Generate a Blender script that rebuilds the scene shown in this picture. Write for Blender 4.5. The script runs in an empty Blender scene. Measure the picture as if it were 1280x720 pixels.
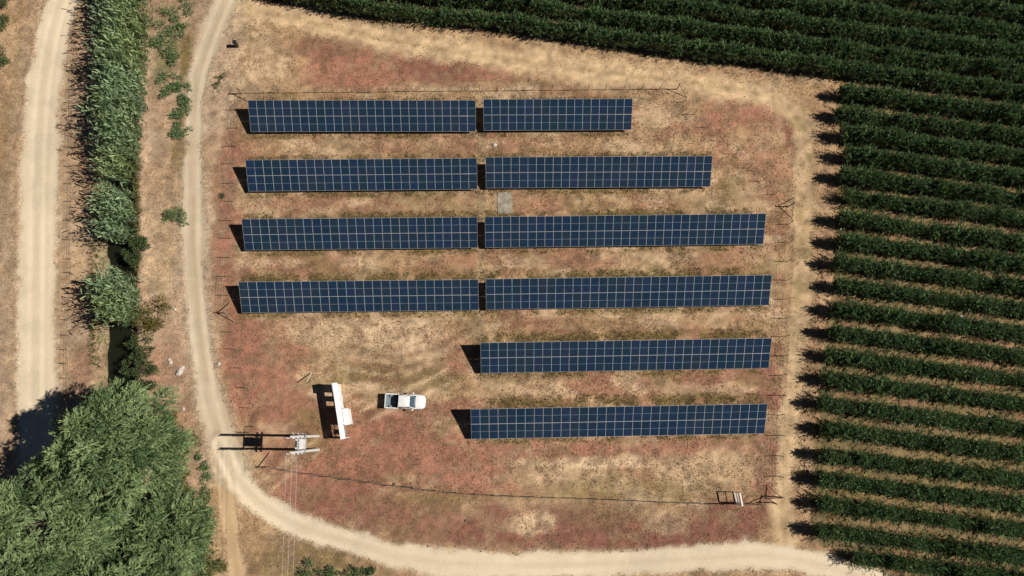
import bpy, math, random
import numpy as np
from mathutils import Matrix, Vector

random.seed(7)
rng = np.random.default_rng(7)
S = bpy.context.scene
C = S.collection
R = math.radians

# ---------------------------------------------------------------- camera, sky, sun, exposure
cd = bpy.data.cameras.new('camera')
cam = bpy.data.objects.new('camera', cd)
C.objects.link(cam)
cd.sensor_width = 36.0
cd.lens = 25.345
cd.clip_end = 3000.0
cam.matrix_world = Matrix.Translation((0, 0, 88.483)) @ Matrix.Rotation(R(11.2452), 4, 'X') @ Matrix.Rotation(R(-1.6175), 4, 'Y')
S.camera = cam

SUN_AZ, SUN_EL = R(-1.2), R(45.6)          # measured from +X towards +Y
w = bpy.data.worlds.new('World')
S.world = w
w.use_nodes = True
nt = w.node_tree
sky = nt.nodes.new('ShaderNodeTexSky')
sky.sky_type = 'NISHITA'
sky.sun_disc = False
sky.sun_elevation = SUN_EL
sky.sun_rotation = math.pi / 2 - SUN_AZ
sky.altitude = 300
sky.air_density = 0.3
sky.dust_density = 0.0
bg = nt.nodes['Background']
bg.inputs['Strength'].default_value = 0.05
nt.links.new(sky.outputs[0], bg.inputs[0])

sd = bpy.data.lights.new('sun', 'SUN')
sd.energy = 5.0
sd.angle = R(0.5)
sd.color = (1.0, 0.945, 0.86)
sun = bpy.data.objects.new('sun', sd)
C.objects.link(sun)
sdir = Vector((-math.cos(SUN_AZ) * math.cos(SUN_EL), -math.sin(SUN_AZ) * math.cos(SUN_EL), -math.sin(SUN_EL)))
sun.rotation_euler = sdir.to_track_quat('-Z', 'Y').to_euler()
sun.location = (60, 0, 60)

S.view_settings.view_transform = 'Standard'
S.view_settings.look = 'None'
S.view_settings.exposure = 0.15
S.view_settings.gamma = 1.0
S.render.engine = 'CYCLES'


# ---------------------------------------------------------------- helpers
def tag(o, label=None, cat=None, group=None, kind=None):
    if label: o['label'] = label
    if cat: o['category'] = cat
    if group: o['group'] = group
    if kind: o['kind'] = kind
    return o


def empty(name, loc=(0, 0, 0), rz=0.0):
    o = bpy.data.objects.new(name, None)
    C.objects.link(o)
    o.location = loc
    o.rotation_euler = (0, 0, rz)
    o.empty_display_size = 0.3
    return o


def link(name, me, parent=None, loc=(0, 0, 0), rot=(0, 0, 0)):
    o = bpy.data.objects.new(name, me)
    C.objects.link(o)
    if parent is not None:
        o.parent = parent
    o.location = loc
    o.rotation_euler = rot
    return o


class MB:
    """collects vertices and faces for one mesh"""
    def __init__(self):
        self.v, self.f, self.m = [], [], []

    def add(self, vs, fs, mat=0):
        n = len(self.v)
        self.v += [tuple(p) for p in vs]
        for f in fs:
            self.f.append(tuple(i + n for i in f))
            self.m.append(mat)
        return self

    def box(self, x0, x1, y0, y1, z0, z1, mat=0):
        vs = [(x, y, z) for z in (z0, z1) for y in (y0, y1) for x in (x0, x1)]
        return self.add(vs, [(0, 2, 3, 1), (4, 5, 7, 6), (0, 1, 5, 4), (2, 6, 7, 3), (0, 4, 6, 2), (1, 3, 7, 5)], mat)

    def bar(self, a, b, r0, r1=None, n=6, mat=0, cap=True):
        a, b = Vector(a), Vector(b)
        r1 = r0 if r1 is None else r1
        d = (b - a).normalized()
        u = d.cross(Vector((0, 0, 1)) if abs(d.z) < 0.9 else Vector((1, 0, 0))).normalized()
        v = d.cross(u)
        vs = []
        for p, r in ((a, r0), (b, r1)):
            for k in range(n):
                t = 2 * math.pi * k / n
                vs.append(p + u * (r * math.cos(t)) + v * (r * math.sin(t)))
        fs = [(k, (k + 1) % n, n + (k + 1) % n, n + k) for k in range(n)]
        if cap:
            fs += [tuple(range(n))[::-1], tuple(range(n, 2 * n))]
        return self.add(vs, fs, mat)

    def tube(self, pts, r, n=5, mat=0):
        for a, b in zip(pts[:-1], pts[1:]):
            self.bar(a, b, r, r, n, mat)
        return self

    def mesh(self, name, mats, smooth=False):
        me = bpy.data.meshes.new(name)
        me.from_pydata(self.v, [], self.f)
        for m in (mats if isinstance(mats, (list, tuple)) else [mats]):
            me.materials.append(m)
        me.polygons.foreach_set('material_index', self.m)
        if smooth:
            me.polygons.foreach_set('use_smooth', [True] * len(self.f))
        me.validate()
        me.update()
        return me

    def build(self, name, mats, parent=None, loc=(0, 0, 0), rot=(0, 0, 0), smooth=False):
        return link(name, self.mesh(name, mats, smooth), parent, loc, rot)


def np_mesh(name, V, faces, mat, tint=None, smooth=False):
    """V (n,3); faces: list of (k, m) integer arrays; tint (n,3)"""
    me = bpy.data.meshes.new(name)
    me.vertices.add(len(V))
    me.vertices.foreach_set('co', np.ascontiguousarray(V, dtype=np.float32).ravel())
    loops = np.concatenate([f.ravel() for f in faces])
    tot = np.concatenate([np.full(len(f), f.shape[1], dtype=np.int32) for f in faces])
    start = np.concatenate([[0], np.cumsum(tot)[:-1]]).astype(np.int32)
    me.loops.add(len(loops))
    me.loops.foreach_set('vertex_index', loops.astype(np.int32))
    me.polygons.add(len(tot))
    me.polygons.foreach_set('loop_start', start)
    me.polygons.foreach_set('loop_total', tot)
    if smooth:
        me.polygons.foreach_set('use_smooth', np.ones(len(tot), dtype=bool))
    if tint is not None:
        a = me.color_attributes.new('tint', 'FLOAT_COLOR', 'POINT')
        c = np.ones((len(V), 4), dtype=np.float32)
        c[:, :3] = tint
        a.data.foreach_set('color', c.ravel())
    me.materials.append(mat)
    me.update(calc_edges=True)
    me.validate()
    return me


def unit(a):
    return a / np.maximum(np.linalg.norm(a, axis=1, keepdims=True), 1e-9)


def leaves(base, d, length, width, tint, droop=0.0, seg=1, face=0.0):
    """ribbon leaves; returns V, faces, tint. seg 1 is a rhombus, seg 2 a bent blade."""
    n = len(base)
    d = unit(d)
    fv = face if isinstance(face, np.ndarray) else face * np.array([0.35, 0, 1.0])
    rnd = unit(unit(rng.normal(size=(n, 3))) + fv)     # leaves turn their face to the light
    s = unit(np.cross(d, rnd))
    L = np.asarray(length).reshape(-1, 1)
    W = np.asarray(width).reshape(-1, 1) * 0.5
    down = np.array([0, 0, -1.0])
    if seg == 1:
        mid = base + d * L * 0.45
        tip = base + d * L + down * (L * droop)
        V = np.stack([base, mid - s * W, tip, mid + s * W], 1).reshape(-1, 3)
        F = [np.arange(4 * n).reshape(n, 4)]
        k = 4
    else:
        m1 = base + d * L * 0.35 + down * (L * droop * 0.15)
        m2 = base + d * L * 0.7 + down * (L * droop * 0.5)
        tip = base + d * L * 0.95 + down * (L * droop * 1.1)
        V = np.stack([base, m1 - s * W, m1 + s * W, m2 - s * W * 0.8, m2 + s * W * 0.8, tip], 1).reshape(-1, 3)
        i = (np.arange(n) * 6)[:, None]
        F = [np.concatenate([i + np.array([1, 2, 4, 3])], 0),
             np.concatenate([i + np.array([0, 2, 1]), i + np.array([3, 4, 5])], 0)]
        k = 6
    return V, F, np.repeat(tint, k, axis=0)


def join(parts):
    V, F, T, n = [], {}, [], 0
    for v, f, t in parts:
        V.append(v)
        T.append(t)
        for a in f:
            F.setdefault(a.shape[1], []).append(a + n)
        n += len(v)
    return np.concatenate(V), [np.concatenate(x) for x in F.values()], np.concatenate(T)


# value noise
_lat = np.random.default_rng(11).random((8, 256, 256))


def vnoise(x, y, k=0):
    xi = np.floor(x).astype(int)
    yi = np.floor(y).astype(int)
    fx = x - xi
    fy = y - yi
    fx = fx * fx * (3 - 2 * fx)
    fy = fy * fy * (3 - 2 * fy)
    L = _lat[k % 8]
    a = L[xi % 256, yi % 256]
    b = L[(xi + 1) % 256, yi % 256]
    c = L[xi % 256, (yi + 1) % 256]
    d = L[(xi + 1) % 256, (yi + 1) % 256]
    return (a * (1 - fx) + b * fx) * (1 - fy) + (c * (1 - fx) + d * fx) * fy


def fbm(x, y, s, k=0, octv=4):
    t, a, n = 0.0, 1.0, 0.0
    ca, sa = math.cos(0.6), math.sin(0.6)
    x, y = x / s, y / s
    for o in range(octv):
        t = t + a * vnoise(x + 17.3 * o + 100, y - 9.1 * o + 100, k + o)
        n += a
        a *= 0.5
        x, y = (x * ca - y * sa) * 2.03, (x * sa + y * ca) * 2.03
    return t / n


def smooth(a, b, x):
    t = np.clip((x - a) / (b - a), 0, 1)
    return t * t * (3 - 2 * t)


def polydist(x, y, pts):
    """distance to a polyline, side (signed), and interpolated third value"""
    best = np.full(np.shape(x), 1e9)
    sgn = np.zeros(np.shape(x))
    val = np.zeros(np.shape(x))
    for p, q in zip(pts[:-1], pts[1:]):
        ax, ay = p[0][0], p[0][1]
        bx, by = q[0][0], q[0][1]
        dx, dy = bx - ax, by - ay
        l2 = dx * dx + dy * dy
        t = np.clip(((x - ax) * dx + (y - ay) * dy) / l2, 0, 1)
        ex, ey = x - ax - t * dx, y - ay - t * dy
        dd = np.hypot(ex, ey)
        m = dd < best
        best = np.where(m, dd, best)
        sgn = np.where(m, np.sign(dx * ey - dy * ex), sgn)
        val = np.where(m, p[1] + t * (q[1] - p[1]), val)
    return best, sgn, val


# ---------------------------------------------------------------- materials
def new_mat(name):
    m = bpy.data.materials.new(name)
    m.use_nodes = True
    return m, m.node_tree, m.node_tree.nodes['Principled BSDF']


def nd(t, kind, **kw):
    n = t.nodes.new(kind)
    for k, v in kw.items():
        setattr(n, k, v)
    return n


def plain(name, col, rough=0.7, metal=0.0, var=0.12, scale=3.0, bump=0.0, spec=0.5):
    m, t, b = new_mat(name)
    b.inputs['Roughness'].default_value = rough
    b.inputs['Metallic'].default_value = metal
    b.inputs['Specular IOR Level'].default_value = spec
    tc = nd(t, 'ShaderNodeTexCoord')
    no = nd(t, 'ShaderNodeTexNoise')
    no.inputs['Scale'].default_value = scale
    no.inputs['Detail'].default_value = 5
    t.links.new(tc.outputs['Object'], no.inputs['Vector'])
    mp = nd(t, 'ShaderNodeMapRange')
    mp.inputs['From Min'].default_value = 0.3
    mp.inputs['From Max'].default_value = 0.7
    mp.inputs['To Min'].default_value = 1 - var
    mp.inputs['To Max'].default_value = 1 + var
    t.links.new(no.outputs['Fac'], mp.inputs['Value'])
    mx = nd(t, 'ShaderNodeVectorMath', operation='SCALE')
    mx.inputs[0].default_value = col
    t.links.new(mp.outputs[0], mx.inputs['Scale'])
    t.links.new(mx.outputs[0], b.inputs['Base Color'])
    if bump:
        bp = nd(t, 'ShaderNodeBump')
        bp.inputs['Strength'].default_value = bump
        bp.inputs['Distance'].default_value = 0.03
        t.links.new(no.outputs['Fac'], bp.inputs['Height'])
        t.links.new(bp.outputs[0], b.inputs['Normal'])
    return m


def foliage(name, rough=0.55, trans=0.25, spec=0.35):
    """leaf material: colour comes from the tint attribute of each leaf"""
    m, t, b = new_mat(name)
    at = nd(t, 'ShaderNodeAttribute', attribute_name='tint')
    b.inputs['Roughness'].default_value = rough
    b.inputs['Specular IOR Level'].default_value = spec
    t.links.new(at.outputs['Color'], b.inputs['Base Color'])
    tr = nd(t, 'ShaderNodeBsdfTranslucent')
    t.links.new(at.outputs['Color'], tr.inputs['Color'])
    mx = nd(t, 'ShaderNodeMixShader')
    mx.inputs[0].default_value = trans
    out = t.nodes['Material Output']
    t.links.new(b.outputs[0], mx.inputs[1])
    t.links.new(tr.outputs[0], mx.inputs[2])
    t.links.new(mx.outputs[0], out.inputs['Surface'])
    return m


def ground_mat(name, fine):
    m, t, b = new_mat(name)
    b.inputs['Roughness'].default_value = 0.95
    b.inputs['Specular IOR Level'].default_value = 0.1
    at = nd(t, 'ShaderNodeAttribute', attribute_name='tint')
    tc = nd(t, 'ShaderNodeTexCoord')
    n1 = nd(t, 'ShaderNodeTexNoise')
    n1.inputs['Scale'].default_value = 4.2
    n1.inputs['Detail'].default_value = 6
    n1.inputs['Roughness'].default_value = 0.74
    n2 = nd(t, 'ShaderNodeTexNoise')
    n2.inputs['Scale'].default_value = 1.1 if fine > .2 else 0.25
    n2.inputs['Detail'].default_value = 5
    n2.inputs['Roughness'].default_value = 0.7
    for n in (n1, n2):
        t.links.new(tc.outputs['Object'], n.inputs['Vector'])
    ad = nd(t, 'ShaderNodeMath', operation='ADD')
    k1 = nd(t, 'ShaderNodeMath', operation='MULTIPLY')
    k1.inputs[1].default_value = 1.35
    k2 = nd(t, 'ShaderNodeMath', operation='MULTIPLY')
    k2.inputs[1].default_value = 0.65
    t.links.new(n1.outputs['Fac'], k1.inputs[0])
    t.links.new(n2.outputs['Fac'], k2.inputs[0])
    t.links.new(k1.outputs[0], ad.inputs[0])
    t.links.new(k2.outputs[0], ad.inputs[1])
    mp = nd(t, 'ShaderNodeMapRange')
    mp.inputs['From Min'].default_value = 0.7
    mp.inputs['From Max'].default_value = 1.3
    mp.inputs['To Min'].default_value = 1 - fine
    mp.inputs['To Max'].default_value = 1 + fine
    t.links.new(ad.outputs[0], mp.inputs['Value'])
    sc = nd(t, 'ShaderNodeVectorMath', operation='SCALE')
    t.links.new(at.outputs['Vector'], sc.inputs[0])
    t.links.new(mp.outputs[0], sc.inputs['Scale'])
    t.links.new(sc.outputs[0], b.inputs['Base Color'])
    bp = nd(t, 'ShaderNodeBump')
    bp.inputs['Strength'].default_value = 0.8 if fine > 0.2 else 0.3
    bp.inputs['Distance'].default_value = 0.09
    t.links.new(n1.outputs['Fac'], bp.inputs['Height'])
    t.links.new(bp.outputs[0], b.inputs['Normal'])
    return m


M = {}
M['ground'] = ground_mat('dry_ground', 0.42)
M['track'] = ground_mat('packed_dirt', 0.11)
M['sand'] = ground_mat('sandy_soil', 0.19)
M['leaf'] = foliage('leaf_green')
M['reed'] = foliage('reed_leaf', 0.5, 0.3, 0.4)
M['straw'] = foliage('dry_grass', 0.8, 0.45, 0.2)
M['bark'] = plain('bark', (0.11, 0.08, 0.055), 0.9, var=0.4, scale=6, bump=0.5)
M['alu'] = plain('module_frame_aluminium', (0.50, 0.54, 0.58), 0.45, 0.0, 0.08, 4)
M['steel'] = plain('galvanised_steel', (0.34, 0.35, 0.36), 0.5, 0.6, 0.15, 5)
M['wood'] = plain('fence_wood', (0.30, 0.215, 0.14), 0.85, var=0.35, scale=7, bump=0.4)
M['wire'] = plain('wire_steel', (0.2, 0.19, 0.18), 0.6, 0.5)
M['palewood'] = plain('pale_timber', (0.52, 0.45, 0.33), 0.8, var=0.2, scale=6)
M['white'] = plain('white_sheet_metal', (0.76, 0.76, 0.74), 0.45, var=0.12, scale=1.8)
M['whitepole'] = plain('pale_concrete', (0.62, 0.60, 0.56), 0.7, var=0.12, scale=4)
M['grey'] = plain('grey_paint', (0.30, 0.32, 0.33), 0.5, 0.2, 0.12)
M['ceramic'] = plain('pale_ceramic', (0.55, 0.56, 0.58), 0.25, var=0.08)
M['black'] = plain('black_paint', (0.018, 0.018, 0.02), 0.5)
M['carpaint'] = plain('car_white_paint', (0.74, 0.73, 0.71), 0.3, var=0.10, scale=1.6)
M['glass'] = plain('car_glass', (0.05, 0.09, 0.11), 0.06, var=0.1, spec=0.8)
M['tyre'] = plain('tyre_rubber', (0.02, 0.02, 0.02), 0.85)
M['liner'] = plain('bed_liner', (0.16, 0.2, 0.22), 0.6)
M['lamp'] = plain('lamp_lens', (0.6, 0.6, 0.58), 0.15)
M['redlamp'] = plain('tail_lens', (0.35, 0.02, 0.015), 0.2)
M['concrete'] = plain('concrete', (0.285, 0.25, 0.19), 0.9, var=0.42, scale=1.1, bump=0.3)
M['stone'] = plain('pale_stone', (0.52, 0.47, 0.41), 0.9, var=0.25, scale=5, bump=0.4)

m, t, b = new_mat('dark_canal_water')
b.inputs['Base Color'].default_value = (0.012, 0.014, 0.008, 1)
b.inputs['Roughness'].default_value = 0.12
b.inputs['IOR'].default_value = 1.33
no = nd(t, 'ShaderNodeTexNoise')
no.inputs['Scale'].default_value = 2.0
bp = nd(t, 'ShaderNodeBump')
bp.inputs['Strength'].default_value = 0.15
t.links.new(no.outputs['Fac'], bp.inputs['Height'])
t.links.new(bp.outputs[0], b.inputs['Normal'])
M['water'] = m

# solar glass: blue silicon cells with fine cell joints, tint drifting a little from module to module
m, t, b = new_mat('solar_cell_glass')
b.inputs['Roughness'].default_value = 0.18
b.inputs['Specular IOR Level'].default_value = 0.35
tc = nd(t, 'ShaderNodeTexCoord')
oi = nd(t, 'ShaderNodeObjectInfo')
sx = nd(t, 'ShaderNodeSeparateXYZ')
t.links.new(tc.outputs['Object'], sx.inputs[0])
lines = []
for ax, pitch in (('X', 0.1605), ('Y', 0.091)):
    d = nd(t, 'ShaderNodeMath', operation='DIVIDE')
    d.inputs[1].default_value = pitch
    t.links.new(sx.outputs[ax], d.inputs[0])
    f = nd(t, 'ShaderNodeMath', operation='FRACT')
    t.links.new(d.outputs[0], f.inputs[0])
    g = nd(t, 'ShaderNodeMath', operation='LESS_THAN')
    g.inputs[1].default_value = 0.07 if ax == 'X' else 0.08
    t.links.new(f.outputs[0], g.inputs[0])
    lines.append(g)
mxm = nd(t, 'ShaderNodeMath', operation='MAXIMUM')
t.links.new(lines[0].outputs[0], mxm.inputs[0])
t.links.new(lines[1].outputs[0], mxm.inputs[1])
ramp = nd(t, 'ShaderNodeValToRGB')
e = ramp.color_ramp.elements
e[0].position, e[0].color = 0.0, (0.0075, 0.0230, 0.0430, 1)
e[1].position, e[1].color = 1.0, (0.0090, 0.0230, 0.0600, 1)
el = ramp.color_ramp.elements.new(0.35)
el.color = (0.0075, 0.0225, 0.0470, 1)
el = ramp.color_ramp.elements.new(0.75)
el.color = (0.0078, 0.0222, 0.0530, 1)
t.links.new(oi.outputs['Random'], ramp.inputs[0])
mix = nd(t, 'ShaderNodeMix', data_type='RGBA')
mix.inputs['B'].default_value = (0.034, 0.060, 0.090, 1)
t.links.new(mxm.outputs[0], mix.inputs['Factor'])
t.links.new(ramp.outputs['Color'], mix.inputs['A'])
ge = nd(t, 'ShaderNodeNewGeometry')
dn = nd(t, 'ShaderNodeTexNoise')
dn.inputs['Scale'].default_value = 0.35
dn.inputs['Detail'].default_value = 6
t.links.new(ge.outputs['Position'], dn.inputs['Vector'])
dm = nd(t, 'ShaderNodeMapRange')
dm.inputs['From Min'].default_value = 0.35
dm.inputs['From Max'].default_value = 0.75
dm.inputs['To Min'].default_value = 0.0
dm.inputs['To Max'].default_value = 0.045
t.links.new(dn.outputs['Fac'], dm.inputs['Value'])
dust = nd(t, 'ShaderNodeMix', data_type='RGBA')
dust.inputs['B'].default_value = (0.20, 0.17, 0.13, 1)
t.links.new(dm.outputs[0], dust.inputs['Factor'])
t.links.new(mix.outputs['Result'], dust.inputs['A'])
t.links.new(dust.outputs['Result'], b.inputs['Base Color'])
M['cells'] = m

# ---------------------------------------------------------------- layout in metres (x along the solar rows, y towards the orchard behind them)
LEFT_ROAD = [((-58.06, 67.64), 1.9), ((-57.15, 56.78), 2.0), ((-57.90, 51.50), 2.05), ((-58.12, 46.35), 2.15), ((-58.03, 41.31), 2.4), ((-57.74, 36.37), 2.5), ((-56.79, 26.79), 2.4), ((-55.78, 17.59), 2.35), ((-54.71, 8.74), 2.3), ((-53.69, 0.23), 2.3), ((-52.50, -8.87), 2.3), ((-50.07, -27.63), 2.3)]
LOOP_ROAD = [((-35.64, 67.99), 1.6), ((-35.62, 57.05), 1.55), ((-37.24, 51.73), 1.7), ((-38.41, 46.53), 1.25), ((-38.63, 41.46), 1.0), ((-38.24, 36.49), 1.15), ((-37.95, 31.62), 1.25), ((-37.57, 26.85), 1.4), ((-37.20, 22.18), 1.4), ((-36.54, 17.59), 1.4), ((-35.80, 13.10), 1.25), ((-34.88, 8.69), 1.35), ((-33.75, 3.88), 1.6), ((-32.43, 0.11), 1.8), ((-30.85, -3.61), 1.9)]
LOOP_ROAD2 = [((-32.14, -1.29), 1.2), ((-29.90, -5.26), 1.35), ((-27.12, -8.01), 1.45), ((-23.56, -10.19), 1.45), ((-19.98, -11.47), 1.35), ((-15.30, -12.85), 1.3), ((-10.63, -14.13), 1.45), ((-5.06, -14.98), 1.6), ((2.37, -15.32), 1.6), ((9.83, -15.31), 1.45), ((17.34, -15.03), 1.35), ((24.90, -14.75), 1.4), ((30.62, -14.36), 1.5), ((34.87, -14.76), 1.4), ((39.08, -15.61), 1.2), ((44.64, -17.27), 1.2), ((54.68, -20.99), 1.3), ((73.26, -24.27), 1.3)]
SPUR_ROAD = [((-32.11, -1.75), 1.0), ((-30.97, -7.25), 0.9), ((-30.10, -11.73), 0.85), ((-29.07, -16.13), 0.9), ((-26.76, -27.97), 0.9)]
SAND = [((-34.86, 56.82), 1.2), ((-29.43, 54.98), 1.5), ((-21.90, 53.30), 1.7), ((-12.25, 51.18), 1.9), ((-1.55, 49.19), 1.9), ((9.13, 47.90), 1.9), ((19.82, 46.37), 1.9), ((30.52, 45.08), 2.1), ((37.45, 43.75), 2.2), ((40.95, 40.35), 1.6), ((40.90, 34.73), 1.4), ((39.87, 23.87), 1.4), ((38.68, 13.50), 1.4), ((37.21, 5.53), 1.2), ((35.79, -2.17), 1.1), ((34.61, -9.60), 1.3), ((34.92, -14.14), 2.0)]
DITCH = [((-51.57, 71.48), 1.35), ((-48.75, 45.30), 1.35), ((-47.12, 28.93), 1.4), ((-46.60, 22.68), 1.45), ((-44.92, 5.83), 1.45), ((-43.35, -7.16), 1.4), ((-40.12, -31.02), 1.3)]
FIELD = [(-34.50, 44.07), (25.15, 45.26), (38.43, 29.23), (34.43, -8.23), (27.15, -8.99), (2.41, -7.97), (-26.88, -4.19), (-32.54, 13.59)]
TABLES = [
    # base x, base y, yaw (rad), columns, label
    (-30.88, 37.87, 0.008, 27, 'blue solar table of 27 columns in the row by the orchard-side fence'),
    (-1.02, 38.24, 0.012, 18, 'shortest solar table, only 18 columns, by the orchard-side fence'),
    (-30.65, 29.87, 0.014, 27, 'solar table of 27 columns, second from the orchard-side fence, on the loop track side'),
    (-0.72, 30.41, 0.011, 27, 'solar table of 27 columns whose low edge faces the grey concrete slab'),
    (-30.59, 22.22, 0.012, 27, 'solar table of 27 columns, third from the orchard-side fence, on the loop track side'),
    (-0.79, 22.59, 0.015, 33, 'solar table of 33 columns with the grey concrete slab behind its high edge'),
    (-30.44, 14.35, 0.011, 27, 'solar table of 27 columns facing the white pickup and equipment shelter'),
    (-0.67, 14.72, 0.015, 33, 'solar table of 33 columns, end to end with another, fourth from the orchard-side fence'),
    (-1.29, 6.93, 0.014, 33, 'solar table of 33 columns alone in its row, just behind the last row'),
    (-2.41, -0.89, 0.013, 33, 'solar table of 33 columns in the last row, nearest the white gate post'),
]
WPITCH, SLANT, TILT, ZLOW = 1.068, 3.914, R(28.07), 0.781
TABLE_DEPTH = SLANT * math.cos(TILT)


def inside(x, y, poly):
    r = np.zeros(np.shape(x), dtype=bool)
    n = len(poly)
    for i in range(n):
        x1, y1 = poly[i]
        x2, y2 = poly[(i + 1) % n]
        c = ((y1 > y) != (y2 > y)) & (x < (x2 - x1) * (y - y1) / (y2 - y1 + 1e-12) + x1)
        r ^= c
    return r


def height(x, y):
    x = np.asarray(x, dtype=float)
    y = np.asarray(y, dtype=float)
    h = 0.10 * (fbm(x, y, 9.0, 2, 3) - 0.5) + 0.05 * (fbm(x, y, 1.3, 5, 3) - 0.5)
    d, s, wd = polydist(x, y, DITCH)
    d = d + 0.9 * (fbm(x, y, 1.6, 3, 3) - 0.5)
    h = h - 1.5 * (1 - smooth(wd * 0.6, wd * 1.75, d))
    h = h + 0.22 * np.exp(-((d - wd * 2.0) / 0.7) ** 2)
    for rd in (LEFT_ROAD, LOOP_ROAD, LOOP_ROAD2, SPUR_ROAD):
        d, s, wd = polydist(x, y, rd)
        h = h - 0.05 * np.exp(-((d - 0.75) / 0.28) ** 2) * (d < wd * 1.2)
        h = h + 0.05 * np.exp(-((d - wd * 1.1) / 0.35) ** 2)
    return h


def gz(x, y):
    return float(height(np.array([x]), np.array([y]))[0])


# ---------------------------------------------------------------- ground sheet with its tracks
X0, X1, Y0, Y1, ST = -84.0, 96.0, -40.0, 80.0, 0.25
gx = np.arange(X0, X1 + 1e-6, ST)
gy = np.arange(Y0, Y1 + 1e-6, ST)
GX, GY = np.meshgrid(gx, gy)
GH = height(GX, GY)


def L(*c):
    return np.array(c, dtype=float)


TAN = L(0.350, 0.224, 0.126)
STRAW = L(0.420, 0.294, 0.175)
PALE = L(0.500, 0.360, 0.225)
PINK = L(0.292, 0.140, 0.090)
RED = L(0.205, 0.093, 0.064)
OLIVE = L(0.178, 0.129, 0.052)
BROWN = L(0.17, 0.115, 0.062)
ROAD = L(0.655, 0.545, 0.39)
VERGE = L(0.375, 0.268, 0.185)
SANDC = L(0.50, 0.355, 0.21)
GREENG = L(0.115, 0.125, 0.045)
ORCH = L(0.175, 0.128, 0.064)

col = np.empty(GX.shape + (3,))
n_big = fbm(GX, GY, 14, 0, 4)
n_mid = fbm(GX, GY, 4.0, 1, 4)
n_sml = fbm(GX, GY, 1.1, 3, 3)
n_warp = (fbm(GX, GY, 3.0, 4, 4) - 0.5)


def paint(c, a):
    a = np.clip(a, 0, 1)[..., None]
    col[:] = col * (1 - a) + c * a


col[:] = TAN
paint(STRAW, smooth(0.42, 0.62, n_mid) * 0.7)
paint(BROWN, smooth(0.55, 0.75, fbm(GX, GY, 2.2, 6, 4)) * 0.45)
dv, sv, wv = polydist(GX, GY, DITCH)
vg = (GX < -33) & (GX > -62)
paint(VERGE, vg * .75 * (.6 + .4 * smooth(.35, .6, n_mid)))
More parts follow.
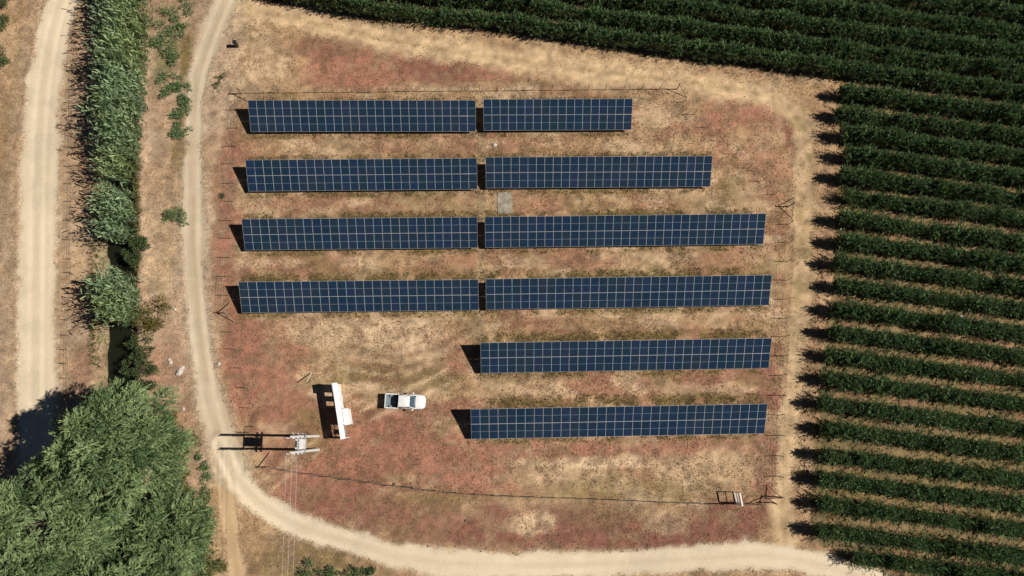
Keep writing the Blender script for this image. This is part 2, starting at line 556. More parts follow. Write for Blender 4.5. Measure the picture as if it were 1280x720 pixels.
# the fenced field: pinkish weeds over straw
inf = inside(GX + 1.2 * n_warp * 2, GY + 1.2 * n_warp * 2, FIELD).astype(float)
AX = GX * 0.38                                   # weeds lie in streaks along the mown lanes
paint(PINK, inf * smooth(0.42, 0.60, fbm(AX, GY, 2.6, 5, 5)) * np.where(GY > 8, .62, .8))
paint(BROWN * 1.25, inf * smooth(0.50, 0.66, fbm(AX, GY, 1.3, 1, 5)) * 0.40)
paint(PALE, inf * smooth(0.52, 0.66, fbm(AX, GY, 1.6, 7, 4)) * 0.60)
paint(OLIVE, inf * smooth(0.60, 0.74, fbm(AX, GY, 2.0, 2, 5)) * 0.45)
BLOBS = [
    # centre, radius x, radius y, colour, strength
    ((-15.33, 47.66), 13, 3.4, PINK, .75), ((-6.32, 47.06), 7.5, 2.6, RED, .75), ((-22.83, 50.37), 6, 2.0, RED, .5), ((-18.41, 45.34), 9, 1.6, PINK, .8), ((0.58, 46.66), 6, 1.4, PINK, .6),
    ((-30.02, 47.18), 5, 5, PALE, .5), ((-33.58, 53.52), 4, 3, PALE, .5),
    ((-33.82, 31.64), 1.8, 7, PINK, .6), ((-33.53, 20.64), 1.9, 8, PINK, .75), ((-30.82, 9.65), 3.2, 6.5, PINK, .85), ((-25.79, 9.64), 4, 4, PINK, .5), ((-26.42, 3.85), 5.5, 4.5, PINK, .7),
    ((-15.26, -0.46), 10, 5, PINK, .85), ((-20.21, -6.43), 9, 4.5, PINK, .95), ((-10.55, 1.88), 6, 3.0, RED, .35), ((-1.38, -5.65), 9, 2.5, PINK, .6), ((-16.39, -8.27), 9, 3.5, RED, .45), ((-7.94, -9.70), 10, 3.6, RED, .55), ((-5.20, -3.32), 8, 4, PINK, .75), ((2.39, -11.59), 10, 2.6, RED, .8), ((17.47, -11.99), 13, 2.4, RED, .85), ((27.54, -10.46), 6.5, 3.0, RED, .7), ((8.05, -10.29), 6, 2.0, RED, .5),
    ((39.78, 39.21), 1.7, 4.5, RED, .85), ((34.05, 41.43), 7, 3.4, PINK, .75), ((36.18, 34.15), 4, 4, PINK, .4), ((33.49, -4.04), 2.2, 6.0, RED, .6), ((23.69, -2.10), 8, 1.6, PINK, .6), ((7.24, -2.18), 12, 1.5, PINK, .7), ((34.02, 5.54), 1.5, 4, RED, .45),
    ((-13.23, 11.77), 9, 2.4, PALE, .75), ((-21.09, 12.58), 5, 1.6, PALE, .5), ((13.94, -3.81), 13, 0.8, PALE, .75), ((25.48, -4.73), 9, 2.6, STRAW, .6), ((8.14, -5.54), 9, 1.5, STRAW, .6), ((20.85, -10.58), 3.0, 1.5, PALE, .6), ((4.74, -10.71), 3.2, 1.4, PALE, .7),
    ((-11.15, 6.67), 6, 2.0, OLIVE, .5), ((-21.96, 0.52), 2.6, 3.2, OLIVE, .6), ((-17.93, 6.89), 5, 1.5, OLIVE, .4), ((-2.23, 13.55), 1.2, 3.0, OLIVE, .5), ((13.85, -6.69), 11, 1.2, OLIVE, .35), ((-7.03, -7.90), 6, 1.6, OLIVE, .3), ((12.80, -9.88), 5, 2.0, BROWN, .4),
    ((-20.34, -13.59), 8, 3.0, BROWN, .45), ((-22.57, -14.89), 7, 2.5, OLIVE, .5), ((2.41, -7.70), 30, .45, OLIVE, .3),
    ((-43.17, 48.77), 1.8, 5, GREENG, .5), ((-40.36, 48.80), .9, 4, OLIVE, .8), ((-40.01, 37.02), 1.5, 5, OLIVE, .5), ((-40.98, 23.72), 2.5, 8, STRAW, .5), ((-39.89, 5.81), 3.2, 7, PINK, .35), ((-36.89, -1.73), 2.0, 6, PINK, .35), ((-49.16, 8.25), 1.6, 3, RED, .3), ((-51.10, 21.64), 1.6, 4, STRAW, .5),
    ((-61.68, 34.19), 1.8, 25, BROWN, .35), ((-62.96, 49.72), 2.6, 9, STRAW, .35),
]
for (cx, cy), rx, ry, c, st in BLOBS:
    sel = (np.abs(GX - cx) < rx * 1.8) & (np.abs(GY - cy) < ry * 1.8)
    q = np.hypot((GX - cx) / rx, (GY - cy) / ry) + 0.9 * n_warp + 0.5 * (n_sml - 0.5)
    a = np.where(sel, (1 - smooth(0.55, 1.15, q)) * st * (0.55 + 0.9 * smooth(0.3, 0.62, n_sml)), 0)
    paint(c, a)
# green-brown growth where the tables drip and shade, tan swept strip of the cable trench
for bx, by, ya, n, _ in TABLES:
    u = (GX - bx) * math.cos(ya) + (GY - by) * math.sin(ya)
    v = -(GX - bx) * math.sin(ya) + (GY - by) * math.cos(ya)
    ends = smooth(-1.0, 0.6, u) * (1 - smooth(n * WPITCH - 0.6, n * WPITCH + 1.0, u))
    k = fbm(GX, GY, 1.8, 4, 4)
    paint(OLIVE * .85, ends * np.exp(-((v - TABLE_DEPTH - 0.75) / 0.8) ** 2) * smooth(0.28, 0.52, k) * 1.0)
    paint(OLIVE, ends * np.exp(-((v + 0.25) / 0.5) ** 2) * smooth(0.38, 0.6, k) * 0.8)
TRENCH = [((-1.43, 43.44), .45), ((-1.39, 29.09), .45), ((-1.26, 19.64), .5), ((-1.63, 11.55), .6)]
d, s, wd = polydist(GX, GY, TRENCH)
paint(L(0.30, 0.215, 0.125), (1 - smooth(wd * .8, wd * 1.5, d + 0.5 * n_warp)) * .75)
for arc in ([((-17.99, 8.44), .2), ((-13.11, 7.46), .2), ((-8.76, 8.42), .2), ((-5.36, 10.57), .2)], [((-16.96, 6.69), .2), ((-11.12, 5.71), .2), ((-6.79, 7.44), .2), ((-3.89, 10.07), .2)], [((-15.34, 1.90), .2), ((-9.16, 4.54), .2), ((-5.32, 6.65), .2)], [((-26.75, -6.38), .2), ((-22.27, -2.74), .2), ((-16.74, 0.96), .2), ((-12.99, 3.22), .2)], [((-15.61, 9.61), .2), ((-11.20, 8.82), .2), ((-7.32, 9.98), .2), ((-2.92, 12.35), .2)]):
    d, s, wd = polydist(GX, GY, arc)
    paint(PALE, np.exp(-((d - .75) / .22) ** 2) * .45 * smooth(.3, .5, n_mid))
    paint(BROWN, (1 - smooth(.1, .45, d + .5 * n_warp)) * .55 * smooth(.3, .5, n_sml))
for tr_ in ([((-34.80, 35.42), .2), ((-34.52, 20.64), .2), ((-32.96, 8.68), .2), ((-30.61, -0.37), .2)], ):
    d, s, wd = polydist(GX, GY, tr_)
    paint(TAN * 0.85, (1 - smooth(.1, .6, d + .4 * n_warp)) * .35)

# orchard floor
ORCH_EDGE = [(-29.04, 57.37), (-15.53, 53.96), (2.74, 52.28), (19.95, 49.63), (37.19, 47.46), (46.87, 46.03), (45.06, 29.26), (42.24, 13.49), (39.32, -2.19), (37.65, -12.36), (41.04, -15.09), (47.34, -18.71), (63.88, -23.28), (96, -40), (96, 80), (-30, 80)]
ino = inside(GX + 2 * n_warp, GY + 2 * n_warp, ORCH_EDGE).astype(float)
paint(ORCH, ino * 0.9)
paint(OLIVE, ino * smooth(0.45, 0.65, fbm(GX, GY, 3, 6, 4)) * 0.5)
paint(PINK, ino * smooth(0.55, 0.72, fbm(GX, GY, 4, 1, 4)) * 0.4)

ROADS = {}


def road_mask(pts, soft=1.0):
    d, s, wd = polydist(GX, GY, pts)
    return d + (1.3 * n_warp + 0.5 * (n_sml - 0.5) + .35 * (fbm(GX, GY, .6, 1, 2) - .5)) * soft, d * s, wd


d, s, wd = road_mask(SAND, 1.8)
a = 1 - smooth(wd * 0.45, wd * 1.35, d)
paint(SANDC, a * 0.95 * (0.85 + 0.25 * smooth(0.35, 0.6, n_mid)) * (GX < 37.5))
for o_ in (-.75, .75):
    paint(SANDC * 1.14, a * np.exp(-((s - o_ - .35 * n_warp) / .28) ** 2) * .6)
paint(OLIVE * 1.4, a * np.exp(-((s - .25 * n_warp) / .3) ** 2) * .28)
paint(SANDC * .86, a * 0.85 * (GX >= 37.5))
paint(OLIVE * 1.3, a * (GX >= 37.5) * smooth(.5, .62, fbm(GX, GY, 2.5, 3, 4)) * .5)
msand = d < wd * 0.9
mroad = {}
for key, pts, cc, st in (('spur', SPUR_ROAD, SANDC, .9), ('loop', LOOP_ROAD, ROAD * .86, .80), ('loop2', LOOP_ROAD2, ROAD, .94), ('left', LEFT_ROAD, ROAD, .96)):
    d, sg, wd = road_mask(pts)
    a = 1 - (smooth(wd * 0.35, wd * 1.65, d) if key in ('loop', 'spur') else smooth(wd * 0.68, wd * 1.25, d))
    if key == 'left':
        ds, _, wds = polydist(GX, GY, pts)
        paint(STRAW, (1 - smooth(wds * 1.1, wds * 1.9, ds + n_warp)) * .55)
    paint(cc, a * st)
    rut = np.exp(-((np.abs(sg) - 0.75) / 0.3) ** 2)
    paint(cc * 1.10, a * rut * .6 * smooth(.3, .55, fbm(GX, GY, 5., 6, 3)))
    paint(cc * .86, a * smooth(.52, .68, fbm(GX, GY, 2.2, 2, 4)) * .6)
    paint(OLIVE * 1.4, a * np.exp(-((sg - .3 * n_warp) / .28) ** 2) * (.30 if key in ('loop', 'spur') else .08) * smooth(.35, .6, n_mid))
    paint(TAN * 1.1, a * np.exp(-(sg / 0.3) ** 2) * .10)
    paint(BROWN, np.exp(-((np.abs(sg) - wd * 1.12) / 0.3) ** 2) * .28 * smooth(.4, .6, n_sml))
    mroad[key] = d < wd * 0.97
# ditch banks
d, s, wd = polydist(GX, GY, DITCH)
d = d + 0.9 * (fbm(GX, GY, 1.6, 3, 3) - 0.5)
paint(L(0.12, 0.095, 0.05), (1 - smooth(wd * 0.9, wd * 1.5, d)) * .9)
paint(GREENG, np.exp(-((d - wd * 1.45) / 0.35) ** 2) * smooth(.35, .6, n_sml) * .7)
# tonal grain shared by everything
onroad = np.zeros(GX.shape)
for k_ in mroad:
    onroad = np.maximum(onroad, mroad[k_])
grain = fbm(GX, GY, 0.55, 6, 2)
col *= (1 + (1 - onroad) * (0.34 * (smooth(0.25, 0.75, n_sml) - .5) + 0.60 * (grain - .5)))[..., None]
col *= (0.90 + 0.20 * n_big)[..., None]

ny, nx = GX.shape
V = np.stack([GX, GY, GH], -1).reshape(-1, 3)
T = col.reshape(-1, 3)
ii = np.arange(nx * ny).reshape(ny, nx)
Q = np.stack([ii[:-1, :-1], ii[:-1, 1:], ii[1:, 1:], ii[1:, :-1]], -1).reshape(-1, 4)


def cellmask(m):
    return (m[:-1, :-1] & m[1:, 1:]).ravel()


ids = np.zeros(len(Q), dtype=int)
ids[cellmask(msand)] = 3
ids[cellmask(mroad['spur'] | mroad['loop'] | mroad['loop2'])] = 2
ids[cellmask(mroad['left'])] = 1


def sheet(name, k, mat):
    q = Q[ids == k]
    u, inv = np.unique(q.ravel(), return_inverse=True)
    vv, tt, ff = V[u], T[u], [inv.reshape(-1, 4)]
    if k == 0:     # wide apron so that the land goes on past the survey
        b = len(vv)
        ox0, ox1, oy0, oy1 = -900, 900, -900, 900
        ring = np.array([(X0, Y0, 0), (X1, Y0, 0), (X1, Y1, 0), (X0, Y1, 0), (ox0, oy0, -.1), (ox1, oy0, -.1), (ox1, oy1, -.1), (ox0, oy1, -.1)], dtype=float)
        ring[:4, 2] = -0.02
        vv = np.concatenate([vv, ring])
        tt = np.concatenate([tt, np.repeat((TAN * 0.9)[None], 8, 0)])
        ff.append(np.array([(0, 4, 5, 1), (1, 5, 6, 2), (2, 6, 7, 3), (3, 7, 4, 0)])[:, ::-1] * 1 + b)
        ff[1] = ff[1][:, ::-1]
    o = link(name, np_mesh(name, vv, ff, mat, tt, True))
    o['kind'] = 'structure'
    return o


sheet('ground', 0, M['ground'])
tag(sheet('dirt_road', 1, M['track']), 'pale wide dirt road beyond the reed-lined canal')
tag(sheet('dirt_track', 2, M['track']), 'pale dirt track looping round the fenced solar field')
tag(sheet('sandy_path', 3, M['sand']), 'sandy strip between the fence and the orchard rows')

# canal water
mb = MB()
pl = [p for p, _ in DITCH]
vs, fs = [], []
for i, (p, wd_) in enumerate(DITCH):
    vs += [(p[0] - 2.6, p[1], -0.95), (p[0] + 2.6, p[1], -0.95)]
    if i:
        fs.append((2 * i - 2, 2 * i - 1, 2 * i + 1, 2 * i))
mb.add(vs, fs)
mb.build('water', M['water'])['kind'] = 'structure'

# ---------------------------------------------------------------- solar tables
MW, ML, FR, TH = WPITCH - 0.008, (SLANT - 0.03) / 2, 0.0140, 0.040
mb = MB()     # module frame with its backsheet: lip all round, sheet 6 mm below the lip
for (x0, x1, y0, y1) in ((0, MW, 0, FR), (0, MW, ML - FR, ML), (0, FR, FR, ML - FR), (MW - FR, MW, FR, ML - FR)):
    mb.box(x0, x1, y0, y1, -TH, 0)
mb.box(FR, MW - FR, FR, ML - FR, -0.014, -0.008)
frame_me = mb.mesh('module_frame', M['alu'])
mb = MB()
g = 0.004
for (y0, y1) in ((FR + g, ML / 2 - 0.008), (ML / 2 + 0.008, ML - FR - g)):
    mb.box(FR + g, MW - FR - g, y0, y1, -0.008, -0.003)
cell_me = mb.mesh('cell_glass', M['cells'])
ct, st_ = math.cos(TILT), math.sin(TILT)
rear_z = ZLOW + SLANT * st_
mpost, mrear = {}, {}
YF, YR = 0.55, TABLE_DEPTH - 0.55


def slope_z(y):
    return ZLOW + y * math.tan(TILT) - 0.19


fpost = MB().box(-.05, .05, -.04, .04, -.5, slope_z(YF)).mesh('front_post', M['steel'])
rpost = MB().box(-.05, .05, -.04, .04, -.5, slope_z(YR)).mesh('rear_post', M['steel'])
rafter = MB().box(-.035, .035, -.05, SLANT - 0.1, -.19, -.11).mesh('rafter', M['steel'])
brace = MB().bar((0, YF, slope_z(YF) - 0.25), (0, YR - 0.5, slope_z(YR - .5) + 0.02), .025).mesh('brace', M['steel'])
purl = {}
for bx, by, ya, n, lab in TABLES:
    root = tag(empty('solar_table', (bx, by, 0), ya), lab, 'solar panel', 'solar tables in the fenced field')
    ln = n * WPITCH
    for i in range(n):
        for j in range(2):
            yy = j * (ML + 0.03)
            mo = link('solar_module', frame_me, root, (i * WPITCH + 0.004, yy * ct, ZLOW + yy * st_), (TILT + random.gauss(0, .003), random.gauss(0, .0035), 0))
            link('cell_glass', cell_me, mo)
    if n not in purl:
        purl[n] = MB().box(0.02, ln - 0.02, -.03, .03, -.11, -.042).mesh('purlin', M['steel'])
    for s_ in (0.4, 1.5, 2.4, 3.5):
        link('purlin', purl[n], root, (0, s_ * ct, ZLOW + s_ * st_), (TILT, 0, 0))
    nb = round(ln / 3.2)
    for k in range(nb + 1):
        x = 0.5 + (ln - 1.0) * k / nb
        link('post', fpost, root, (x, YF, 0))
        link('post', rpost, root, (x, YR, 0))
        link('rafter', rafter, root, (x, 0, ZLOW), (TILT, 0, 0))
        link('brace', brace, root, (x, 0, 0))

# ---------------------------------------------------------------- fences
def post_mesh(h, r, name='post'):
    m_ = MB()
    m_.bar((0, 0, -0.45), (0, 0, h - 0.06), r, r * 0.92, 7)
    m_.bar((0, 0, h - 0.06), (0, 0, h), r * 0.92, r * 0.6, 7)
    return m_.mesh(name, M['wood'])


POST = post_mesh(1.75, 0.042)
CPOST = post_mesh(1.9, 0.075)
SPOST = post_mesh(1.15, 0.05)


def fence(label, pts, braces=(), post=POST, hts=(0.35, 0.7, 1.05, 1.4, 1.68), corner=(0, -1), jit=0.03):
    z0 = gz(*pts[0])
    root = tag(empty('wire_fence', (pts[0][0], pts[0][1], z0)), label, 'fence')
    loc = [(p[0] - pts[0][0], p[1] - pts[0][1], gz(*p) - z0) for p in pts]
    for i, p in enumerate(loc):
        c = i in [k % len(loc) for k in corner]
        link('post', CPOST if c and post is POST else post, root, p, (random.gauss(0, jit), random.gauss(0, jit), random.random() * 6))
    for h in hts:
        MB().tube([(p[0], p[1], p[2] + h) for p in loc], 0.007, 3).build('wire', M['wire'], root)
    for (i, dx, dy) in braces:
        p = loc[i]
        MB().bar((p[0], p[1], p[2] + 1.45), (p[0] + dx, p[1] + dy, p[2] - .1), .055, .05, 6).build('brace', M['wood'], root)
    return root


def run(a, b, n):
    return [(a[0] + (b[0] - a[0]) * k / n, a[1] + (b[1] - a[1]) * k / n) for k in range(n + 1)]


fence('wooden post and wire fence along the loop track side of the solar field',
      [(-32.90, 43.46), (-32.85, 41.16), (-32.79, 38.72), (-32.82, 36.19), (-32.96, 33.80), (-32.78, 31.21), (-32.71, 28.76), (-32.74, 26.24), (-32.68, 23.94), (-32.56, 21.46), (-32.49, 19.11), (-32.47, 16.69), (-32.36, 14.43), (-31.51, 12.10), (-30.98, 9.94), (-30.16, 7.70), (-29.28, 5.30), (-28.60, 2.91), (-27.94, 0.74), (-27.04, -1.60)],
      braces=[(12, 0.2, 1.5), (12, .9, -1.2)], corner=(12,))
fence('wooden post and wire fence behind the solar rows, facing the orchard',
      run((-32.59, 43.52), (24.68, 44.62), 24), braces=[(0, 1.2, -1.4), (24, 1.3, -1.2)])
fence('slanting wooden post fence between the two shorter solar tables and the orchard',
      [(25.44, 42.74), (26.85, 41.04), (28.45, 39.13), (30.20, 37.29), (31.93, 35.46), (33.60, 33.59), (35.16, 31.78), (36.71, 29.99)], corner=())
fence('wooden post and wire fence along the sandy strip by the orchard row ends',
      [(38.47, 28.37), (38.16, 25.89), (37.96, 23.45), (37.67, 21.02), (37.47, 18.58), (37.07, 16.15), (36.77, 13.70), (36.48, 11.38), (36.14, 8.98), (35.80, 6.61), (35.51, 4.17), (35.17, 1.75), (34.88, -0.65), (34.64, -3.06), (34.41, -5.45), (34.17, -7.86)],
      braces=[(0, 0.9, 1.3), (0, .3, -1.7), (15, -1.6, -.2), (15, -1.3, 1.5)])
fence('long low wooden fence between the white gate post and the transformer poles',
      [(-26.15, -3.96), (-23.78, -4.39), (-21.23, -4.78), (-18.86, -5.11), (-16.41, -5.45), (-13.95, -5.79), (-11.49, -6.17), (-9.13, -6.47), (-6.58, -6.81), (-4.21, -7.05), (-1.94, -7.27), (0.33, -7.41), (2.60, -7.52), (5.06, -7.63), (7.53, -7.71), (10.00, -7.80), (12.38, -7.90), (14.76, -8.01), (17.14, -8.12), (19.53, -8.25), (21.92, -8.36), (24.50, -8.47), (27.08, -8.58)],
      braces=[(0, -.2, 1.9)])
fence('short piece of wooden fence between the white gate post and the corner by the orchard',
      [(29.39, -8.65), (31.69, -8.71), (33.35, -8.49)], braces=[(1, .9, 1.0), (2, -1.2, .9)])
FR_ = [((-55.05, 61.58)), (-54.84, 56.81), (-54.85, 54.45), (-54.82, 51.89), (-54.70, 49.35), (-54.55, 46.61), (-54.35, 43.90), (-54.11, 41.23), (-53.86, 38.58), (-53.62, 35.96), (-53.38, 33.37), (-53.14, 31.02), (-52.91, 28.69), (-52.69, 26.28), (-52.40, 23.69), (-52.13, 21.23), (-51.88, 19.51), (-51.82, 17.59), (-51.69, 15.59), (-51.51, 13.61), (-51.35, 11.75), (-51.20, 9.99), (-51.04, 8.30), (-50.87, 6.57), (-50.66, 4.71), (-50.44, 2.82), (-50.20, 0.67)]
fence('low wooden post fence between the wide dirt road and the canal reeds', FR_, post=SPOST, hts=(0.3, 0.6, 0.9, 1.08), corner=())

# gate swung open, square to the fence
gp = (29.15, -8.60)
root = tag(empty('field_gate', (gp[0], gp[1], gz(*gp)), R(8)), 'white tubular gate swung open square to the long wooden fence', 'gate')
MB().box(-.09, .09, -.09, .09, -.5, 2.1).build('gate_post', M['white'], root)
GL, GH_ = 1.42, 2.05
gf = MB()
gf.box(-.05, .05, .12, .20, .12, GH_).box(-.05, .05, GL - .08, GL, .12, GH_)
gf.box(-.075, .075, .12, GL, GH_, GH_ + .09).box(-.05, .05, .201, GL - .081, .12, .20)
gf.build('gate_frame', M['white'], root)
MB().box(-.03, .03, .201, GL - .081, 1.05, 1.11).build('rail', M['white'], root)
for k in range(8):
    y_ = .28 + k * (GL - .42) / 7
    MB().bar((0, y_, .19), (0, y_, GH_), .016, .016, 5).build('bar', M['steel'], root)
for h in (0.4, 1.7):
    MB().box(-.03, .03, .085, .13, h - .05, h + .05).build('hinge', M['grey'], root)

# ---------------------------------------------------------------- transformer poles and their lines
p1 = (-20.72, -0.43)
p2 = (-20.62, -2.03)
root = tag(empty('transformer_pole', (p1[0], p1[1], 0)), 'pair of tall pale poles carrying a transformer on a platform', 'utility pole')
dy = p2[1] - p1[1]
for q in ((0, 0), (p2[0] - p1[0], dy)):
    m_ = MB()
    for k in range(6):
        a_, b_ = k / 6, (k + 1) / 6
        m_.bar((q[0], q[1], -.8 + 12.6 * a_), (q[0], q[1], -.8 + 12.6 * b_), .19 - .08 * a_, .19 - .08 * b_, 10)
    m_.build('pole', M['whitepole'], root, smooth=False)
for x_ in (-.28, .28):
    MB().box(x_ - .06, x_ + .06, dy - .35, .35, 7.0, 7.16).build('platform_beam', M['steel'], root)
m_ = MB()
for k in range(7):
    y_ = dy * (k + .5) / 7
    m_.box(-.42, .42, y_ - .08, y_ + .08, 7.162, 7.20)
m_.build('platform', M['grey'], root)
tr = MB().box(-.38, .38, dy / 2 - .5, dy / 2 + .5, 7.21, 8.35).box(-.42, .42, dy / 2 - .54, dy / 2 + .54, 8.352, 8.42).build('transformer', M['whitepole'], root)
for sgn in (-1, 1):
    m_ = MB()
    for k in range(9):
        y_ = dy / 2 - .44 + .88 * k / 8
        m_.box(sgn * .382 if sgn > 0 else -.56, .56 if sgn > 0 else -.382, y_ - .015, y_ + .015, 7.35, 8.2)
    m_.build('cooling_fins', M['ceramic'], tr)
for k in range(3):
    y_ = dy / 2 - .3 + .3 * k
    m_ = MB()
    for z_ in range(4):
        m_.bar((.1, y_, 8.42 + z_ * .09), (.1, y_, 8.50 + z_ * .09), .07, .035, 8)
    m_.build('bushing', M['ceramic'], tr)
MB().bar((-.2, dy / 2 - .35, 8.56), (-.2, dy / 2 + .35, 8.56), .12, .12, 10).build('oil_tank', M['ceramic'], tr)
for q, zz in (((0, 0), 11.2), ((0.1, dy), 11.2), ((0, 0), 9.6), ((.1, dy), 9.6)):
    MB().box(q[0] - .62, q[0] + .62, q[1] - .18, q[1] - .08, zz, zz + .11).build('crossarm', M['whitepole'], root)
    for k in (-.55, 0.02, .55):
        m_ = MB()
        for z_ in range(3):
            m_.bar((q[0] + k, q[1] - .13, zz + .11 + z_ * .08), (q[0] + k, q[1] - .13, zz + .18 + z_ * .08), .065, .035, 8)
        m_.build('insulator', M['ceramic'], root)
for k in (-.5, 0, .5):
    MB().bar((k, .22, 8.9), (k + .05, .35, 9.5), .05, .05, 7).build('fuse_cutout', M['ceramic'], root)
MB().box(-.05, .05, dy, 0, 8.9, 9.0).build('tie_beam', M['steel'], root)
MB().bar((.0, .0, 8.95), (-.0, .75, 9.0), .03).build('bracket', M['steel'], root)
for k, x_ in enumerate((-.55, .02, .55)):
    pts = []
    for i in range(25):
        tt = i / 24
        pts.append((p2[0] + x_, p2[1] - .13 - 60 * tt, 11.56 - 4 * 1.2 * tt * (1 - tt)))
    o = MB().tube(pts, .012, 4).build('overhead_wire', M['ceramic'])
    tag(o, 'thin overhead wire running from the transformer poles across the dirt track', 'wire', 'overhead wires at the transformer poles')

# ---------------------------------------------------------------- white equipment shelter
sa, sb = (-18.91, 5.69), (-17.65, -0.68)
sc = ((sa[0] + sb[0]) / 2 + .42, (sa[1] + sb[1]) / 2 - .05)
ang = math.atan2(sb[1] - sa[1], sb[0] - sa[0])
root = tag(empty('equipment_shelter', (sc[0], sc[1], gz(*sc)), ang + math.pi / 2), 'long narrow white roofed equipment shelter beside the transformer poles', 'shelter')
# local y runs along the shelter (+y = end by the solar rows), x across (+x = sunny side)
HL = 3.3
m_ = MB()
m_.add([(-.27, -HL, 2.62), (.29, -HL, 2.50), (.29, HL, 2.50), (-.27, HL, 2.62), (-.27, -HL, 2.66), (.29, -HL, 2.54), (.29, HL, 2.54), (-.27, HL, 2.66)],
       [(0, 3, 2, 1), (4, 5, 6, 7), (0, 1, 5, 4), (1, 2, 6, 5), (2, 3, 7, 6), (3, 0, 4, 7)])
rf = m_.build('roof', M['white'], root)
for k in range(11):
    y_ = -HL + .3 + k * .6
    MB().add([(-.27, y_ - .02, 2.655), (.29, y_ - .02, 2.535), (.29, y_ + .02, 2.535), (-.27, y_ + .02, 2.655), (-.27, y_ - .012, 2.685), (.29, y_ - .012, 2.565), (.29, y_ + .012, 2.565), (-.27, y_ + .012, 2.685)],
             [(4, 5, 6, 7), (0, 1, 5, 4), (1, 2, 6, 5), (2, 3, 7, 6), (3, 0, 4, 7)]).build('seam', M['white'], rf)
for x_ in (-.22, .22):
    for y_ in (-HL + .12, -1.55, 0.35, 1.55, HL - .12):
        MB().box(x_ - .04, x_ + .04, y_ - .04, y_ + .04, -.3, 2.5).build('post', M['white'], root)
# cabinets on the rails, with the gaps that let the sun through
for (y0, y1, z0, z1) in ((2.30, 3.2, .05, 2.35), (1.20, 1.80, .05, 2.35), (-1.50, .62, .05, 2.35)):
    cb = MB().box(-.18, .18, y0, y1, z0, z1).build('cabinet', M['white'], root)
    nd_ = max(1, round((y1 - y0) / .75))
    for k in range(nd_):
        a_, b_ = y0 + (y1 - y0) * k / nd_, y0 + (y1 - y0) * (k + 1) / nd_
        MB().box(.182, .20, a_ + .03, b_ - .03, z0 + .08, z1 - .06).build('door', M['white'], cb)
for (y0, y1) in ((1.8, 2.30), (.62, 1.20)):
    MB().box(-.16, .16, y0 + .003, y1 - .003, 2.06, 2.36).build('inverter', M['white'], root)
    MB().box(-.16, .16, y0 + .003, y1 - .003, .05, .85).build('inverter', M['white'], root)
MB().box(-.16, .16, -3.15, -1.54, 1.92, 2.35).build('inverter', M['white'], root)
MB().box(-.14, .14, -2.75, -2.2, .75, 1.45).build('inverter', M['grey'], root)
for z_ in (1.15, .12):
    MB().box(-.20, -.165, -3.17, -1.53, z_, z_ + .07).build('rail', M['steel'], root)
for k in range(4):
    MB().bar((0.0, -3.05 + k * .42, .0), (0, -3.05 + k * .42, 1.93), .03).build('conduit', M['grey'], root)
MB().box(.27, .92, -1.72, .12, .02, 1.72).box(.265, .96, -1.76, .16, 1.722, 1.78).build('switch_cabinet', M['white'], root)
MB().box(-.25, -.21, 2.2, 3.25, 2.66, 3.05).build('sign_board', M['grey'], root)

# ---------------------------------------------------------------- pickup truck
tc_ = (-10.34, 3.57)
truck = tag(empty('pickup_truck', (tc_[0], tc_[1], gz(*tc_)), R(-2.2)), 'white double cab pickup parked on the reddish ground', 'pickup truck')
LENF, LENR = 2.45, -2.42


def loft(secs, mat, name, parent, smooth=True, cap=True):
    m_ = MB()
    n = len(secs[0])
    vs = [p for s_ in secs for p in s_]
    fs = []
    for i in range(len(secs) - 1):
        for k in range(n - 1):
            fs.append((i * n + k, i * n + k + 1, (i + 1) * n + k + 1, (i + 1) * n + k))
    if cap:
        fs.append(tuple(range(n))[::-1])
        fs.append(tuple(range((len(secs) - 1) * n, len(secs) * n)))
    m_.add(vs, fs)
    return m_.build(name, mat, parent, smooth=smooth)


# lower body and bonnet: cross sections across y, from the cab back to the nose
def sec(x, hw, z0, z1, crown=0.04):
    return [(x, -hw * .94, z0), (x, -hw, z0 + .18), (x, -hw, z1 - .16), (x, -hw * .93, z1 - .03), (x, -hw * .45, z1 + crown * .7), (x, 0, z1 + crown), (x, hw * .45, z1 + crown * .7), (x, hw * .93, z1 - .03), (x, hw, z1 - .16), (x, hw, z0 + .18), (x, hw * .94, z0)]


loft([sec(-.78, .86, .42, 1.02, 0), sec(0, .87, .40, 1.03, 0), sec(.72, .87, .40, 1.04, 0), sec(1.0, .87, .42, 1.05, .05), sec(1.6, .86, .45, 1.02, .05), sec(2.05, .82, .48, .95, .04), sec(2.28, .70, .50, .86, .03), sec(2.42, .45, .50, .76, .02)], M['carpaint'], 'body', truck)
# cab: roof, pillars, glass
cabz = 1.72
roof = loft([[(-.72, -.66, cabz - .05), (-.72, -.4, cabz), (-.72, .4, cabz), (-.72, .66, cabz - .05)],
             [(-.5, -.68, cabz - .02), (-.5, -.4, cabz + .03), (-.5, .4, cabz + .03), (-.5, .68, cabz - .02)],
             [(.3, -.68, cabz - .02), (.3, -.4, cabz + .04), (.3, .4, cabz + .04), (.3, .68, cabz - .02)],
             [(.62, -.64, cabz - .08), (.62, -.4, cabz - .03), (.62, .4, cabz - .03), (.62, .64, cabz - .08)]], M['carpaint'], 'cab_roof', truck, cap=False)
MB().add([(.62, -.64, cabz - .08), (.62, .64, cabz - .08), (1.18, .74, 1.07), (1.18, -.74, 1.07)], [(0, 3, 2, 1)]).build('windscreen', M['glass'], truck)
MB().add([(-.72, -.64, cabz - .06), (-.72, .64, cabz - .06), (-.80, .74, 1.02), (-.80, -.74, 1.02)], [(0, 1, 2, 3)]).build('rear_window', M['glass'], truck)
